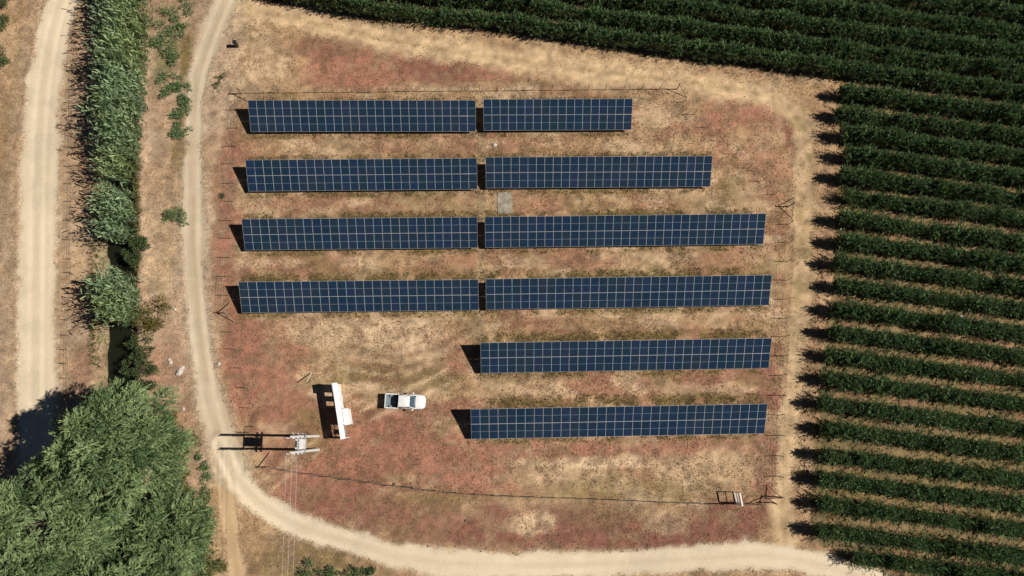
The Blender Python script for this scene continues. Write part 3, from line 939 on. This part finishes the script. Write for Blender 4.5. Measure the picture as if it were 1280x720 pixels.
for s_ in (-1, 1):
    for xa, xb in ((-.66, -.06), (.02, .58)):
        xt = xb if xb < 0.3 else .58
        xl = xb if xb < 0.3 else 1.02
        f_ = [(xa, s_ * .675, cabz - .06), (xt, s_ * .665, cabz - .08), (xl, s_ * .80, 1.06), (xa, s_ * .80, 1.04)]
        MB().add(f_, [(0, 1, 2, 3) if s_ < 0 else (3, 2, 1, 0)]).build('side_window', M['glass'], truck)
    MB().bar((.60, s_ * .66, cabz - .07), (1.2, s_ * .79, 1.05), .045, .05, 6).bar((-.72, s_ * .66, cabz - .06), (-.80, s_ * .80, 1.0), .05, .06, 6).bar((-.02, s_ * .67, cabz - .06), (-.02, s_ * .80, 1.03), .04, .04, 6).build('pillar', M['carpaint'], truck)
    MB().box(.86, 1.04, s_ * .90 - .0 if s_ > 0 else -1.08, 1.08 if s_ > 0 else -.90, 1.06, 1.22).bar((.95, s_ * .82, 1.08), (.95, s_ * .95, 1.12), .03).build('mirror', M['carpaint'], truck)
    MB().box(2.18, 2.36, s_ * .50 if s_ > 0 else -.72, .72 if s_ > 0 else s_ * .50, .70, .80).build('headlight', M['lamp'], truck)
    MB().box(LENR - .02, LENR + .06, s_ * .72 if s_ > 0 else -.85, .85 if s_ > 0 else s_ * .72, .72, .98).build('tail_light', M['redlamp'], truck)
    MB().box(-.5, -.36, s_ * .868 if s_ > 0 else -.885, .885 if s_ > 0 else -.868, .88, .92).build('door_handle', M['grey'], truck)
    for x_ in (-1.45, 1.55):
        wh = empty('wheel', (0, 0, 0))
        wh.parent = truck
        wh.location = (x_, s_ * .74, .36)
        m_ = MB()
        n_ = 20
        prof = [(-.12, .22), (-.12, .33), (-.08, .36), (.08, .36), (.12, .33), (.12, .22)]
        vs = [(r_ * math.cos(2 * math.pi * k / n_), y_, r_ * math.sin(2 * math.pi * k / n_)) for k in range(n_) for (y_, r_) in prof]
        np_ = len(prof)
        fs = [(k * np_ + j, k * np_ + j + 1, ((k + 1) % n_) * np_ + j + 1, ((k + 1) % n_) * np_ + j) for k in range(n_) for j in range(np_ - 1)]
        m_.add(vs, fs).build('tyre', M['tyre'], wh)
        MB().bar((0, -.09, 0), (0, .09, 0), .225, .225, 16).bar((0, s_ * .09, 0), (0, s_ * .12, 0), .07, .05, 8).build('rim', M['steel'], wh)
# cargo bed: open tub with side walls, floor liner, tailgate and a hoop behind the cab
MB().box(LENR + .05, -.80, -.80, .80, .55, .62).build('bed_floor', M['liner'], truck)
for s_ in (-1, 1):
    y0, y1 = (.76, .87) if s_ > 0 else (-.87, -.76)
    MB().box(LENR + .05, -.78, y0, y1, .42, 1.04).box(LENR + .05, -.78, y0 + .012 * s_, y1 + .012 * s_, 1.042, 1.075).build('bed_side', M['carpaint'], truck)
    MB().box(-1.85, -1.05, .50 if s_ > 0 else -.757, .757 if s_ > 0 else -.50, .623, .84).build('wheel_arch', M['liner'], truck)
MB().box(LENR - .0, LENR + .048, -.84, .84, .50, 1.06).build('tailgate', M['carpaint'], truck)
MB().box(-.98, -.84, -.75, .75, .623, 1.10).build('toolbox', M['black'], truck)
MB().box(LENR - .14, LENR - .01, -.80, .80, .40, .52).build('rear_bumper', M['grey'], truck)
MB().box(2.20, 2.44, -.62, .62, .36, .52).build('front_bumper', M['grey'], truck)
MB().box(2.405, 2.435, -.36, .36, .56, .72).build('grille', M['black'], truck)
MB().box(-2.2, 2.1, -.5, .5, .28, .41).build('chassis', M['black'], truck)
for s_ in (-1, 1):
    MB().bar((.72, s_ * .2, 1.62), (1.14, s_ * .05 + .2, 1.11), .012, .012, 4).build('wiper', M['black'], truck)
    MB().box(-.55, .35, s_ * .60 - .015, s_ * .60 + .015, cabz + .0, cabz + .06).build('roof_rail', M['grey'], truck)
MB().box(1.22, 1.26, -.70, .70, 1.055, 1.088).build('cowl', M['black'], truck)

# ---------------------------------------------------------------- small things on the ground
sl = (1.69, 28.67)
o = MB().box(-.95, .95, -1.45, 1.45, -.2, .05).box(-.93, .93, -1.43, 1.43, .05, .06).build('concrete_slab', M['concrete'], None, (sl[0], sl[1], gz(*sl)), (0, 0, .02))
tag(o, 'square grey concrete slab on the ground behind a solar table', 'slab')

bo = (-33.72, 50.26)
root = tag(empty('black_post', (bo[0], bo[1], gz(*bo))), 'squat black post standing beside the loop track', 'post')
MB().box(-.2, .2, -.2, .2, -.2, 1.12).build('shaft', M['black'], root, rot=(0, 0, .15))
MB().box(-.24, .24, -.24, .24, 1.122, 1.22).build('cap', M['black'], root, rot=(0, 0, .15))

la, lb = (-21.90, 7.19), (-21.98, 5.89)
o = MB().bar((0, 0, -.1), (lb[0] - la[0], lb[1] - la[1], 1.6), .07, .055, 7).build('leaning_stake', M['palewood'], None, (la[0], la[1], gz(*la)))
tag(o, 'pale timber stake leaning over beside the white equipment shelter', 'stake')


def rock(name, p, r, label, group=None, mat='stone', sq=.6):
    n_ = 0
    bm_v = []
    ic = [(0, 0, 1)] + [(math.cos(k * 1.2566) * .894, math.sin(k * 1.2566) * .894, .447) for k in range(5)] + [(math.cos(k * 1.2566 + .628) * .894, math.sin(k * 1.2566 + .628) * .894, -.447) for k in range(5)] + [(0, 0, -1)]
    F_ = [(0, 1 + k, 1 + (k + 1) % 5) for k in range(5)] + [(1 + k, 6 + k, 1 + (k + 1) % 5) for k in range(5)] + [(6 + k, 6 + (k + 1) % 5, 1 + (k + 1) % 5) for k in range(5)] + [(11, 6 + (k + 1) % 5, 6 + k) for k in range(5)]
    vs = [(x * r * random.uniform(.7, 1.3), y * r * random.uniform(.7, 1.3), z * r * sq * random.uniform(.8, 1.2)) for x, y, z in ic]
    o = MB().add(vs, F_).build(name, M[mat], None, (p[0], p[1], gz(*p) + r * sq * .3), (0, 0, random.random() * 6))
    return tag(o, label, 'stone', group)


rock('stone', (0.41, 36.55), .30, 'pinkish white stone between the two tables of the second solar row')
for q, r in (((-37.64, 7.25), .5), ((-38.78, 8.41), .3), ((-39.00, 8.70), .22), ((-36.80, 2.85), .2), ((-40.03, 14.99), .22), ((-38.85, 14.89), .2), ((-33.02, 8.20), .24), ((-37.39, 7.73), .25)):
    rock('stone', q, r, 'pale stone on the bare verge between canal and loop track', 'stones on the canal verge')
for q, r in (((62.47, 21.95), .26), ((59.32, 13.83), .24), ((41.12, 4.09), .2), ((61.19, 1.47), .22), ((55.78, -0.09), .14), ((45.00, 25.32), .15)):
    rock('stone', q, r, 'small white stone lying in the gap between two orchard rows', 'white stones between orchard rows', 'white')
for q, r in (((-3.06, -10.28), .16), ((-2.59, -10.46), .13), ((-11.49, -6.04), .2), ((-9.32, -6.51), .2)):
    rock('stone', q, r, 'small dark clod near the long low wooden fence', 'clods near the fence', 'bark')

# ---------------------------------------------------------------- orchard rows
def hedge_section(seed, ln, h=3.2, full=1.0):
    global rng
    keep = rng
    rng = np.random.default_rng(seed)
    # upright shoots spring from a wall of limbs; each carries leaves along its length
    ns = int(112 * ln * full)
    u = rng.random(ns) * ln
    lump = 0.80 + 0.40 * vnoise(u * 0.8 + seed * 7.7, np.full(ns, seed * 1.3), 2)
    low = rng.random(ns) < .40
    side = rng.normal(0, 1, ns) * np.where(low, .37, .25) * lump
    zb = (h - 1.55) * lump - np.abs(side) * .9 + rng.normal(0, .25, ns)
    zb[low] = rng.uniform(.3, 1.25, low.sum())
    sb = np.stack([u, side, np.maximum(zb, .2)], 1)
    sd_ = unit(np.stack([rng.normal(0, .26, ns), side * .45 + rng.normal(0, .16, ns), rng.uniform(.8, 1.2, ns)], 1))
    sl_ = rng.uniform(.7, 1.55, ns)
    per = 13
    idx = np.repeat(np.arange(ns), per)
    t_ = np.tile(np.linspace(.12, 1, per), ns)
    b = sb[idx] + sd_[idx] * (sl_[idx] * t_)[:, None] + np.array([0, 0, -1.]) * (sl_[idx] * t_ ** 2 * .18)[:, None]
    m_ = len(idx)
    d = sd_[idx] * 1.1 + rng.normal(0, .38, (m_, 3))
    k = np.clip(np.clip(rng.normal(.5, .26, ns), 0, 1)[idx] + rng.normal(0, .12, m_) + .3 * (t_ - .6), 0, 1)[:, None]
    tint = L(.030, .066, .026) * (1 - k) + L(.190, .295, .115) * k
    yel = (rng.random(ns) < .03)[idx]
    tint[yel] = L(.17, .155, .065)
    # leaves look outwards from the hedge: up on the crest, sideways on the flanks
    hz = np.clip((b[:, 2] - 1.75) / 1.1, 0, 1)
    fv = np.stack([np.full(m_, .15), np.clip(b[:, 1] * 4, -1, 1) * (1 - hz) * 2.2, .1 + hz * 1.3], 1)
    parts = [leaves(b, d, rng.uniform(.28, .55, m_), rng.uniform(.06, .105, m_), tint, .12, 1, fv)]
    # trunks and main limbs as slim ribbons of bark colour
    nt_ = max(2, int(ln / 1.1))
    for k_ in range(nt_):
        x_ = (k_ + .5) * ln / nt_
        bb = np.repeat(np.array([[x_, 0, -.2]]), 8, 0) + rng.normal(0, .03, (8, 3))
        dd = np.stack([rng.normal(0, .12, 8), rng.normal(0, .12, 8), np.ones(8)], 1)
        parts.append(leaves(bb, dd, np.full(8, 2.4), np.full(8, .09), np.repeat(L(.09, .065, .045)[None], 8, 0)))
    V_, F_, T_ = join(parts)
    rng = keep
    return np_mesh('hedge_section', V_, F_, M['leaf'], T_)


SEC = 4.0
secs = [hedge_section(20 + k, SEC) for k in range(8)] + [hedge_section(40, SEC, 2.7, .6), hedge_section(41, SEC, 3.4, 1.1)]


def orchard_row(pts, label, group):
    root = tag(empty('orchard_row', (pts[0][0], pts[0][1], 0)), label, 'orchard row', group)
    sl = [math.dist(a, b) for a, b in zip(pts[:-1], pts[1:])]
    tot = sum(sl)
    n = max(1, round(tot / SEC))
    for k in range(n):
        s_ = k * tot / n
        for i, l_ in enumerate(sl):
            if s_ <= l_ + 1e-6:
                break
            s_ -= l_
        a, b = pts[i], pts[i + 1]
        t_ = s_ / sl[i]
        ang_ = math.atan2(b[1] - a[1], b[0] - a[0])
        x_, y_ = a[0] + (b[0] - a[0]) * t_, a[1] + (b[1] - a[1]) * t_
        o = link('hedge_section', random.choice(secs), root, (x_ - pts[0][0], y_ - pts[0][1], 0), (0, 0, ang_))
        hs = random.uniform(.88, 1.08)
        o.scale = (tot / n / SEC * 1.03, random.uniform(.92, 1.08), hs)
        if random.random() < .5:
            o.scale.y *= -1


DIRX = 84.0
SLOPE = math.tan(R(7.6))
TIPS = [(42.98, 43.91), (42.29, 40.93), (42.68, 38.10), (42.43, 35.18), (41.54, 32.30), (42.14, 29.57), (41.25, 26.54), (40.58, 23.66), (40.02, 20.82), (39.77, 17.90), (39.11, 14.92), (38.56, 12.08), (37.91, 9.18), (37.08, 6.31), (36.44, 3.38), (36.59, 0.40), (35.85, -2.64), (35.52, -5.46), (35.49, -8.33), (34.48, -11.24), (38.81, -14.35), (44.14, -17.53), (45.24, -20.62)]
for x_, y_ in TIPS:
    x_ += 3.0 + random.uniform(-.25, .35)
    y_ -= .16
    orchard_row([(x_, y_), (DIRX, y_ - SLOPE * (DIRX - x_))], 'dense leafy orchard row with its end on the sandy strip', 'orchard rows ending at the sandy strip')
edge = [(-30.15, 58.07), (-15.55, 54.67), (2.74, 52.99), (19.98, 50.34), (37.23, 48.04), (45.86, 46.84)]
edge = [(x_, y_ + .25) for x_, y_ in edge]
le = edge[-1]
edge.append((DIRX, le[1] - SLOPE * (DIRX - le[0])))
for k in range(9):
    off = 2.92 * k
    pts = [(x_, y_ + off) for x_, y_ in edge]
    x_lim = 1e9
    # rows further back begin where the orchard block begins
    pts[0] = (pts[0][0] - 12, pts[0][1] + 1.9)
    if k == 0:
        orchard_row(pts, 'outermost leafy orchard row edging the sandy strip behind the shortest solar table', 'orchard rows behind the solar field')
    else:
        orchard_row(pts, 'dense leafy orchard row running unbroken behind the outermost row', 'orchard rows behind the solar field')

# ---------------------------------------------------------------- reeds along the canal
def reed_clump(label, poly, per_m2, hmin, hmax, seed):
    global rng
    keep = rng
    rng = np.random.default_rng(seed)
    xs, ys = [p[0] for p in poly], [p[1] for p in poly]
    n0 = int((max(xs) - min(xs)) * (max(ys) - min(ys)) * per_m2)
    x_ = rng.uniform(min(xs), max(xs), n0)
    y_ = rng.uniform(min(ys), max(ys), n0)
    k = inside(x_ + rng.normal(0, .3, n0), y_ + rng.normal(0, .3, n0), poly)
    clump = fbm(x_, y_, 1.6, 3, 3)
    k &= clump > .40
    x_, y_, clump = x_[k], y_[k], clump[k]
    n = len(x_)
    z_ = height(x_, y_)
    H_ = rng.uniform(hmin, hmax, n) * (0.78 + .5 * clump)
    lean = np.stack([rng.normal(-.03, .14, n), rng.normal(0, .14, n), np.ones(n)], 1)
    cx, cy = float(np.mean(x_)), float(np.mean(y_))
    root = tag(empty('reed_clump', (cx, cy, 0)), label, 'reeds')
    off = np.array([cx, cy, 0])
    base = np.stack([x_, y_, z_ - .15], 1) - off
    st = leaves(base, lean, H_, np.full(n, .05), np.repeat(L(.17, .17, .075)[None], n, 0), 0.0)
    link('reed_stems', np_mesh('reed_stems', st[0], st[1], M['reed'], st[2]), root)
    per = 11
    tt = np.tile(np.linspace(.14, 1.0, per), n) + rng.normal(0, .03, n * per)
    idx = np.repeat(np.arange(n), per)
    b = base[idx] + unit(lean)[idx] * (H_[idx] * np.clip(tt, 0, 1))[:, None]
    a = rng.random(n * per) * 6.283
    up = rng.uniform(1.2, 3.4, n * per)
    d = np.stack([np.cos(a), np.sin(a), up], 1)
    tone = np.clip(rng.normal(.5, .28, n), 0, 1)
    kk = np.clip(tone[idx] + rng.normal(0, .12, n * per) + .45 * (tt - .65), 0, 1)[:, None]
    tint = L(.060, .118, .048) * (1 - kk) + L(.345, .465, .255) * kk
    yv = (fbm(x_, y_, 2.5, 6, 3)[idx] > .58)[:, None]
    tint = np.where(yv, tint * L(1.10, 1.02, .80), tint)
    lv = leaves(b, d, rng.uniform(.7, 1.45, n * per), rng.uniform(.09, .16, n * per), tint, .28, 2, 1.0)
    link('reed_leaves', np_mesh('reed_leaves', lv[0], lv[1], M['reed'], lv[2]), root)
    rng = keep
    return root


reed_clump('long unbroken stand of tall green reeds lining the canal', [(-50.20, 65.30), (-46.24, 65.36), (-44.53, 49.91), (-44.22, 40.86), (-44.23, 34.28), (-44.93, 31.06), (-47.08, 31.47), (-48.20, 39.72), (-49.00, 49.87)], 19, 5.4, 7.0, 51)
reed_clump('round clump of tall reeds between the long stand and the open canal water', [(-46.21, 29.77), (-44.28, 28.30), (-43.89, 25.27), (-44.79, 23.30), (-46.72, 23.91), (-47.59, 26.61), (-47.32, 28.92)], 19, 5.2, 6.6, 52)
reed_clump('tall reed clump over the canal with a yellowish shrub at its foot', [(-45.69, 18.40), (-43.37, 18.60), (-42.38, 16.39), (-42.34, 13.80), (-44.39, 13.01), (-45.85, 14.20), (-46.46, 16.39)], 19, 5.2, 6.6, 53)


# ---------------------------------------------------------------- shrubs
def shrub(p, r, h, c0, c1, label, group=None, n=900, seed=0, name='shrub', ll=(.2, .5), ww=(.06, .11)):
    n = int(n * .72)
    global rng
    keep = rng
    rng = np.random.default_rng(seed + 1000)
    root = tag(empty(name, (p[0], p[1], gz(*p))), label, 'shrub', group)
    nl = 11
    cen = np.stack([rng.normal(0, r * .72, nl), rng.normal(0, r * .72, nl), rng.uniform(.3, .62, nl) * h], 1)
    which = rng.integers(0, nl, n)
    q = unit(rng.normal(size=(n, 3))) * (rng.random((n, 1)) ** .45)
    b = cen[which] + q * np.array([r * .42, r * .42, h * .36])
    b[:, 2] = np.maximum(b[:, 2], .02)
    d = q + np.array([0, 0, .7]) + rng.normal(0, .4, (n, 3))
    k = np.clip(rng.normal(.5, .28, n), 0, 1)[:, None]
    tint = c0 * (1 - k) + c1 * k
    lv = leaves(b, d, rng.uniform(*ll, n), rng.uniform(*ww, n), tint, .2, 1, 1.0)
    link('foliage', np_mesh('foliage', lv[0], lv[1], M['leaf'], lv[2]), root)
    m_ = MB()
    for c in cen:
        m_.bar((c[0] * .2, c[1] * .2, -.15), tuple(c), .03, .012, 5)
    m_.build('stems', M['bark'], root)
    rng = keep
    return root


G0, G1 = L(.05, .085, .028), L(.17, .215, .08)
B0, B1 = L(.085, .145, .055), L(.25, .33, .15)
Y0c, Y1c = L(.10, .095, .022), L(.20, .17, .045)
shrub((-41.24, 13.40), 1.7, 1.7, Y0c, Y1c, 'yellowish shrub at the foot of a reed clump', None, 2200, 1)
shrub((-39.52, 26.95), 1.0, 1.0, B0, B1, 'lone round green shrub beside the loop track', None, 1100, 2)
cs = 0
for q, r, h in (((-42.57, 10.07), .9, 1.2), ((-42.02, 8.22), 1.0, 1.5), ((-41.47, 6.39), 1.0, 1.5), ((-42.27, 4.87), 1.0, 1.3), ((-43.93, 21.45), .9, 1.1), ((-43.79, 23.09), .8, 1.1)):
    cs += 1
    shrub(q, r, h, G0 * .8, G1 * .7, 'dark green shrub leaning over the canal bank', 'canal bank shrubs', 1300, 10 + cs)
for q, r, h in (((-42.84, 54.59), 1.2, 1.0), ((-41.82, 52.49), 1.0, .9), ((-41.89, 48.33), 1.1, 1.0), ((-41.99, 44.68), .9, .8), ((-40.44, 44.70), .9, .5), ((-39.96, 42.56), .6, .5), ((-40.30, 40.55), .8, .6), ((-40.30, 38.01), .8, .6), ((-40.17, 56.75), 1.2, .8), ((-43.88, 50.84), 1.0, .8)):
    cs += 1
    shrub(q, r, h, B0, B1, 'low green shrub between the reed stand and the loop track', 'verge shrubs by the loop track', 900, 10 + cs)
for q, r in (((-36.04, 44.68), .42), ((-35.55, 45.76), .28), ((-34.07, 29.50), .3)):
    cs += 1
    shrub(q, r, .4, G0, G1, 'small green weed tuft on the field side of the loop track', 'weeds by the loop track', 260, 10 + cs, 'weed', (.12, .26), (.05, .09))
for q, r in (((-21.42, -15.95), .8), ((-18.77, -15.89), .7), ((-16.01, -16.18), .7), ((-14.00, -15.76), .35)):
    cs += 1
    shrub(q, r, .7, B0 * .8, B1 * .8, 'green shrub in the brown corner between the two dirt tracks', 'shrubs between the tracks', 700, 10 + cs)
for q, r in (((-65.12, 56.09), .9), ((-64.67, 53.40), 1.0), ((-64.16, 47.88), .9)):
    cs += 1
    shrub(q, r, 1.2, G0, G1 * .9, 'dark bush beside the wide dirt road, away from the canal', 'bushes beside the dirt road', 1000, 10 + cs)
for q, r in (((-33.82, -3.86), .3), ((-33.45, -5.15), .35), ((-33.52, -6.60), .4), ((-33.37, -7.41), .35), ((-34.66, -2.75), .2)):
    cs += 1
    shrub(q, r * 1.15, .3, B0, B1, 'weedy clump in the rut beside the big trees and loop track', 'weeds in the rut', 260, 10 + cs, 'weed')
for q, r in (((-37.29, -0.33), 1.3), ((-36.80, -1.73), 1.2), ((-37.20, -5.76), 1.2), ((-36.73, -7.03), 1.3), ((-36.08, -8.11), 1.3), ((-37.65, -2.64), .9), ((-33.94, -9.47), 1.5), ((-33.64, -10.99), 1.4), ((-34.55, -13.45), 1.4), ((-32.80, -14.78), 1.4), ((-32.31, -16.52), 1.4), ((-38.36, 1.26), 1.1), ((-37.64, -4.93), 1.1)):
    cs += 1
    shrub(q, r, 1.1, L(.10, .12, .035), L(.24, .25, .085), 'yellow-green undergrowth at the edge of the big trees', 'undergrowth at the trees', 1500, 10 + cs, 'undergrowth', (.3, .7), (.05, .09))


# ---------------------------------------------------------------- big willows
def willow(p, crown_r, h, label, seed, n=52000):
    global rng
    keep = rng
    rng = np.random.default_rng(seed)
    root = tag(empty('willow_tree', (p[0], p[1], gz(*p))), label, 'tree', 'big trees over the canal')
    nb = 105
    # boughs: lobes of foliage at the ends of limbs
    a = rng.random(nb) * 6.283
    rr = crown_r * np.sqrt(rng.random(nb)) * .92
    zc = h * (.42 + .44 * np.sqrt(np.clip(1 - (rr / crown_r) ** 2, 0, 1))) * rng.uniform(.72, 1.06, nb)
    cen = np.stack([rr * np.cos(a), rr * np.sin(a), zc], 1)
    rad = rng.uniform(.085, .165, nb) * crown_r
    m_ = MB()
    fork = Vector((0, 0, h * .22))
    m_.bar((0, 0, -.6), fork, .42, .34, 10)
    for c, r_ in zip(cen, rad):
        mid = Vector((c[0] * .45, c[1] * .45, h * .22 + (c[2] - h * .22) * .55))
        m_.bar(fork, mid, .11, .06, 5, cap=False)
        m_.bar(mid, tuple(c), .06, .02, 4, cap=False)
    m_.build('trunk', M['bark'], root)
    # drooping sprays: each spray is a cluster of narrow leaves along a twig
    ns = int(n * .8) // 12
    which = rng.choice(nb, ns, p=rad ** 2 / np.sum(rad ** 2))
    q = unit(rng.normal(size=(ns, 3)) + np.array([.1, 0, .45]))
    sb = cen[which] + q * (rad[which] * rng.uniform(.72, 1.05, ns))[:, None] * np.array([1, 1, .8])
    out = np.concatenate([sb[:, :2] * .10, np.zeros((ns, 1))], 1)
    sdv = unit(q * .8 + out + rng.normal(0, .5, (ns, 3)) + np.array([0, 0, .1]))
    sl_ = rng.uniform(.45, 1.1, ns)
    idx = np.repeat(np.arange(ns), 12)
    t_ = np.tile(np.linspace(0.05, 1, 12), ns)
    b = sb[idx] + sdv[idx] * (sl_[idx] * t_)[:, None] + np.array([0, 0, -1.]) * (sl_[idx] * t_ ** 2 * .55)[:, None]
    d = sdv[idx] + rng.normal(0, .36, (len(idx), 3)) + np.array([0, 0, -.25]) * t_[:, None]
    tone = np.clip(rng.normal(.5, .2, ns) + .8 * (rng.random(nb)[which] - .5), 0, 1)
    k = np.clip(tone[idx] + rng.normal(0, .15, len(idx)), 0, 1)[:, None]
    tint = L(.038, .076, .024) * (1 - k) + L(.285, .380, .160) * k
    lv = leaves(b, d, rng.uniform(.24, .46, len(idx)), rng.uniform(.055, .10, len(idx)), tint, .15, 1, 1.3)
    link('crown', np_mesh('crown', lv[0], lv[1], M['leaf'], lv[2]), root)
    rng = keep


willow((-39.07, -1.34), 6.3, 17.5, 'tall willow with its crown over the end of the open canal water', 71, 84000)
willow((-35.10, -11.16), 4.7, 8.2, 'broad willow nearest the fork of the dirt tracks', 72, 50000)
willow((-46.27, -9.10), 6.9, 13.5, 'big willow standing beside the wide dirt road', 73, 80000)
willow((-38.17, -17.75), 6.6, 13.0, 'big willow beyond the broad willow, away from the canal water', 74, 64000)
willow((-48.83, -18.66), 6.6, 13.0, 'big willow at the end of the wide dirt road', 75, 60000)

# ---------------------------------------------------------------- dry grass everywhere outside the tracks
def tufts(name, n, box, keepfn, hmin, hmax, c0, c1, blades_=4, seed=0, wid=(.03, .06)):
    global rng
    keep = rng
    rng = np.random.default_rng(seed + 300)
    x_ = rng.uniform(box[0], box[1], n)
    y_ = rng.uniform(box[2], box[3], n)
    k = keepfn(x_, y_)
    x_, y_ = x_[k], y_[k]
    n = len(x_)
    idx = np.repeat(np.arange(n), blades_)
    z_ = height(x_, y_)
    b = np.stack([x_[idx] + rng.normal(0, .05, len(idx)), y_[idx] + rng.normal(0, .05, len(idx)), z_[idx] - .02], 1)
    d = np.stack([rng.normal(0, .6, len(idx)), rng.normal(0, .6, len(idx)), np.ones(len(idx))], 1)
    kk = np.clip(np.repeat(rng.random(n), blades_) + rng.normal(0, .15, len(idx)), 0, 1)[:, None]
    tint = c0 * (1 - kk) + c1 * kk
    lv = leaves(b, d, rng.uniform(hmin, hmax, len(idx)), rng.uniform(*wid, len(idx)), tint, .2, 1, 1.5)
    o = link(name, np_mesh(name, lv[0], lv[1], M['straw'], lv[2]))
    rng = keep
    return tag(o, None, None, None, 'stuff')


ID2 = ids.reshape(ny - 1, nx - 1)


def offroad(x_, y_):
    i = np.clip(((x_ - X0) / ST).astype(int), 0, nx - 2)
    j = np.clip(((y_ - Y0) / ST).astype(int), 0, ny - 2)
    k_ = ID2[j, i]
    r_ = np.random.default_rng(5).random(len(x_))
    return (k_ == 0) | ((k_ == 3) & (r_ < .25))


def dens(x_, y_):
    return offroad(x_, y_) & (fbm(x_, y_, 2.4, 5, 4) > .44)


def infield(x_, y_):
    return dens(x_, y_) & inside(x_, y_, FIELD)


o = tufts('dry_grass', 85000, (-66, 48, -20, 60), lambda a, b: dens(a, b), .10, .24, L(.29, .19, .10), L(.52, .39, .24), 3, 1, (.045, .09))
tag(o, 'dry straw grass scattered over the ground', 'grass')
o = tufts('red_weeds', 40000, (-34, 40, -18, 54), infield, .08, .18, L(.21, .095, .068), L(.36, .19, .125), 3, 2, (.05, .09))
tag(o, 'low reddish weeds in the fenced field', 'weeds')


def behind(x_, y_):
    k_ = np.zeros(len(x_), dtype=bool)
    for bx, by, ya, n, _ in TABLES:
        u_ = (x_ - bx) * math.cos(ya) + (y_ - by) * math.sin(ya)
        v_ = -(x_ - bx) * math.sin(ya) + (y_ - by) * math.cos(ya)
        k_ |= (u_ > -.5) & (u_ < n * WPITCH + .5) & (((v_ > TABLE_DEPTH - .8) & (v_ < TABLE_DEPTH + 1.6)) | ((v_ > -.6) & (v_ < .3)))
    return k_ & (fbm(x_, y_, 1.8, 4, 4) > .40)


o = tufts('olive_grass', 60000, (-34, 40, -6, 48), behind, .15, .42, L(.10, .082, .028), L(.28, .22, .10), 4, 3)
tag(o, 'taller olive grass along the edges of the solar tables', 'grass')


def orchfloor(x_, y_):
    return inside(x_, y_, ORCH_EDGE) & (fbm(x_, y_, 2.0, 2, 3) > .42)


o = tufts('orchard_grass', 30000, (-30, 84, -36, 66), orchfloor, .12, .35, L(.12, .095, .04), L(.24, .18, .09), 4, 4)
tag(o, 'dry grass between the orchard rows', 'grass')


def bank(x_, y_):
    d_, s_, w_ = polydist(x_, y_, DITCH)
    return (d_ > w_ * 1.0) & (d_ < w_ * 2.1) & (fbm(x_, y_, 1.4, 1, 3) > .40)


o = tufts('bank_grass', 26000, (-60, -44, -20, 66), bank, .25, .70, L(.11, .10, .035), L(.34, .32, .14), 4, 5, (.04, .08))
tag(o, 'rough yellow-green grass along the canal banks', 'grass')
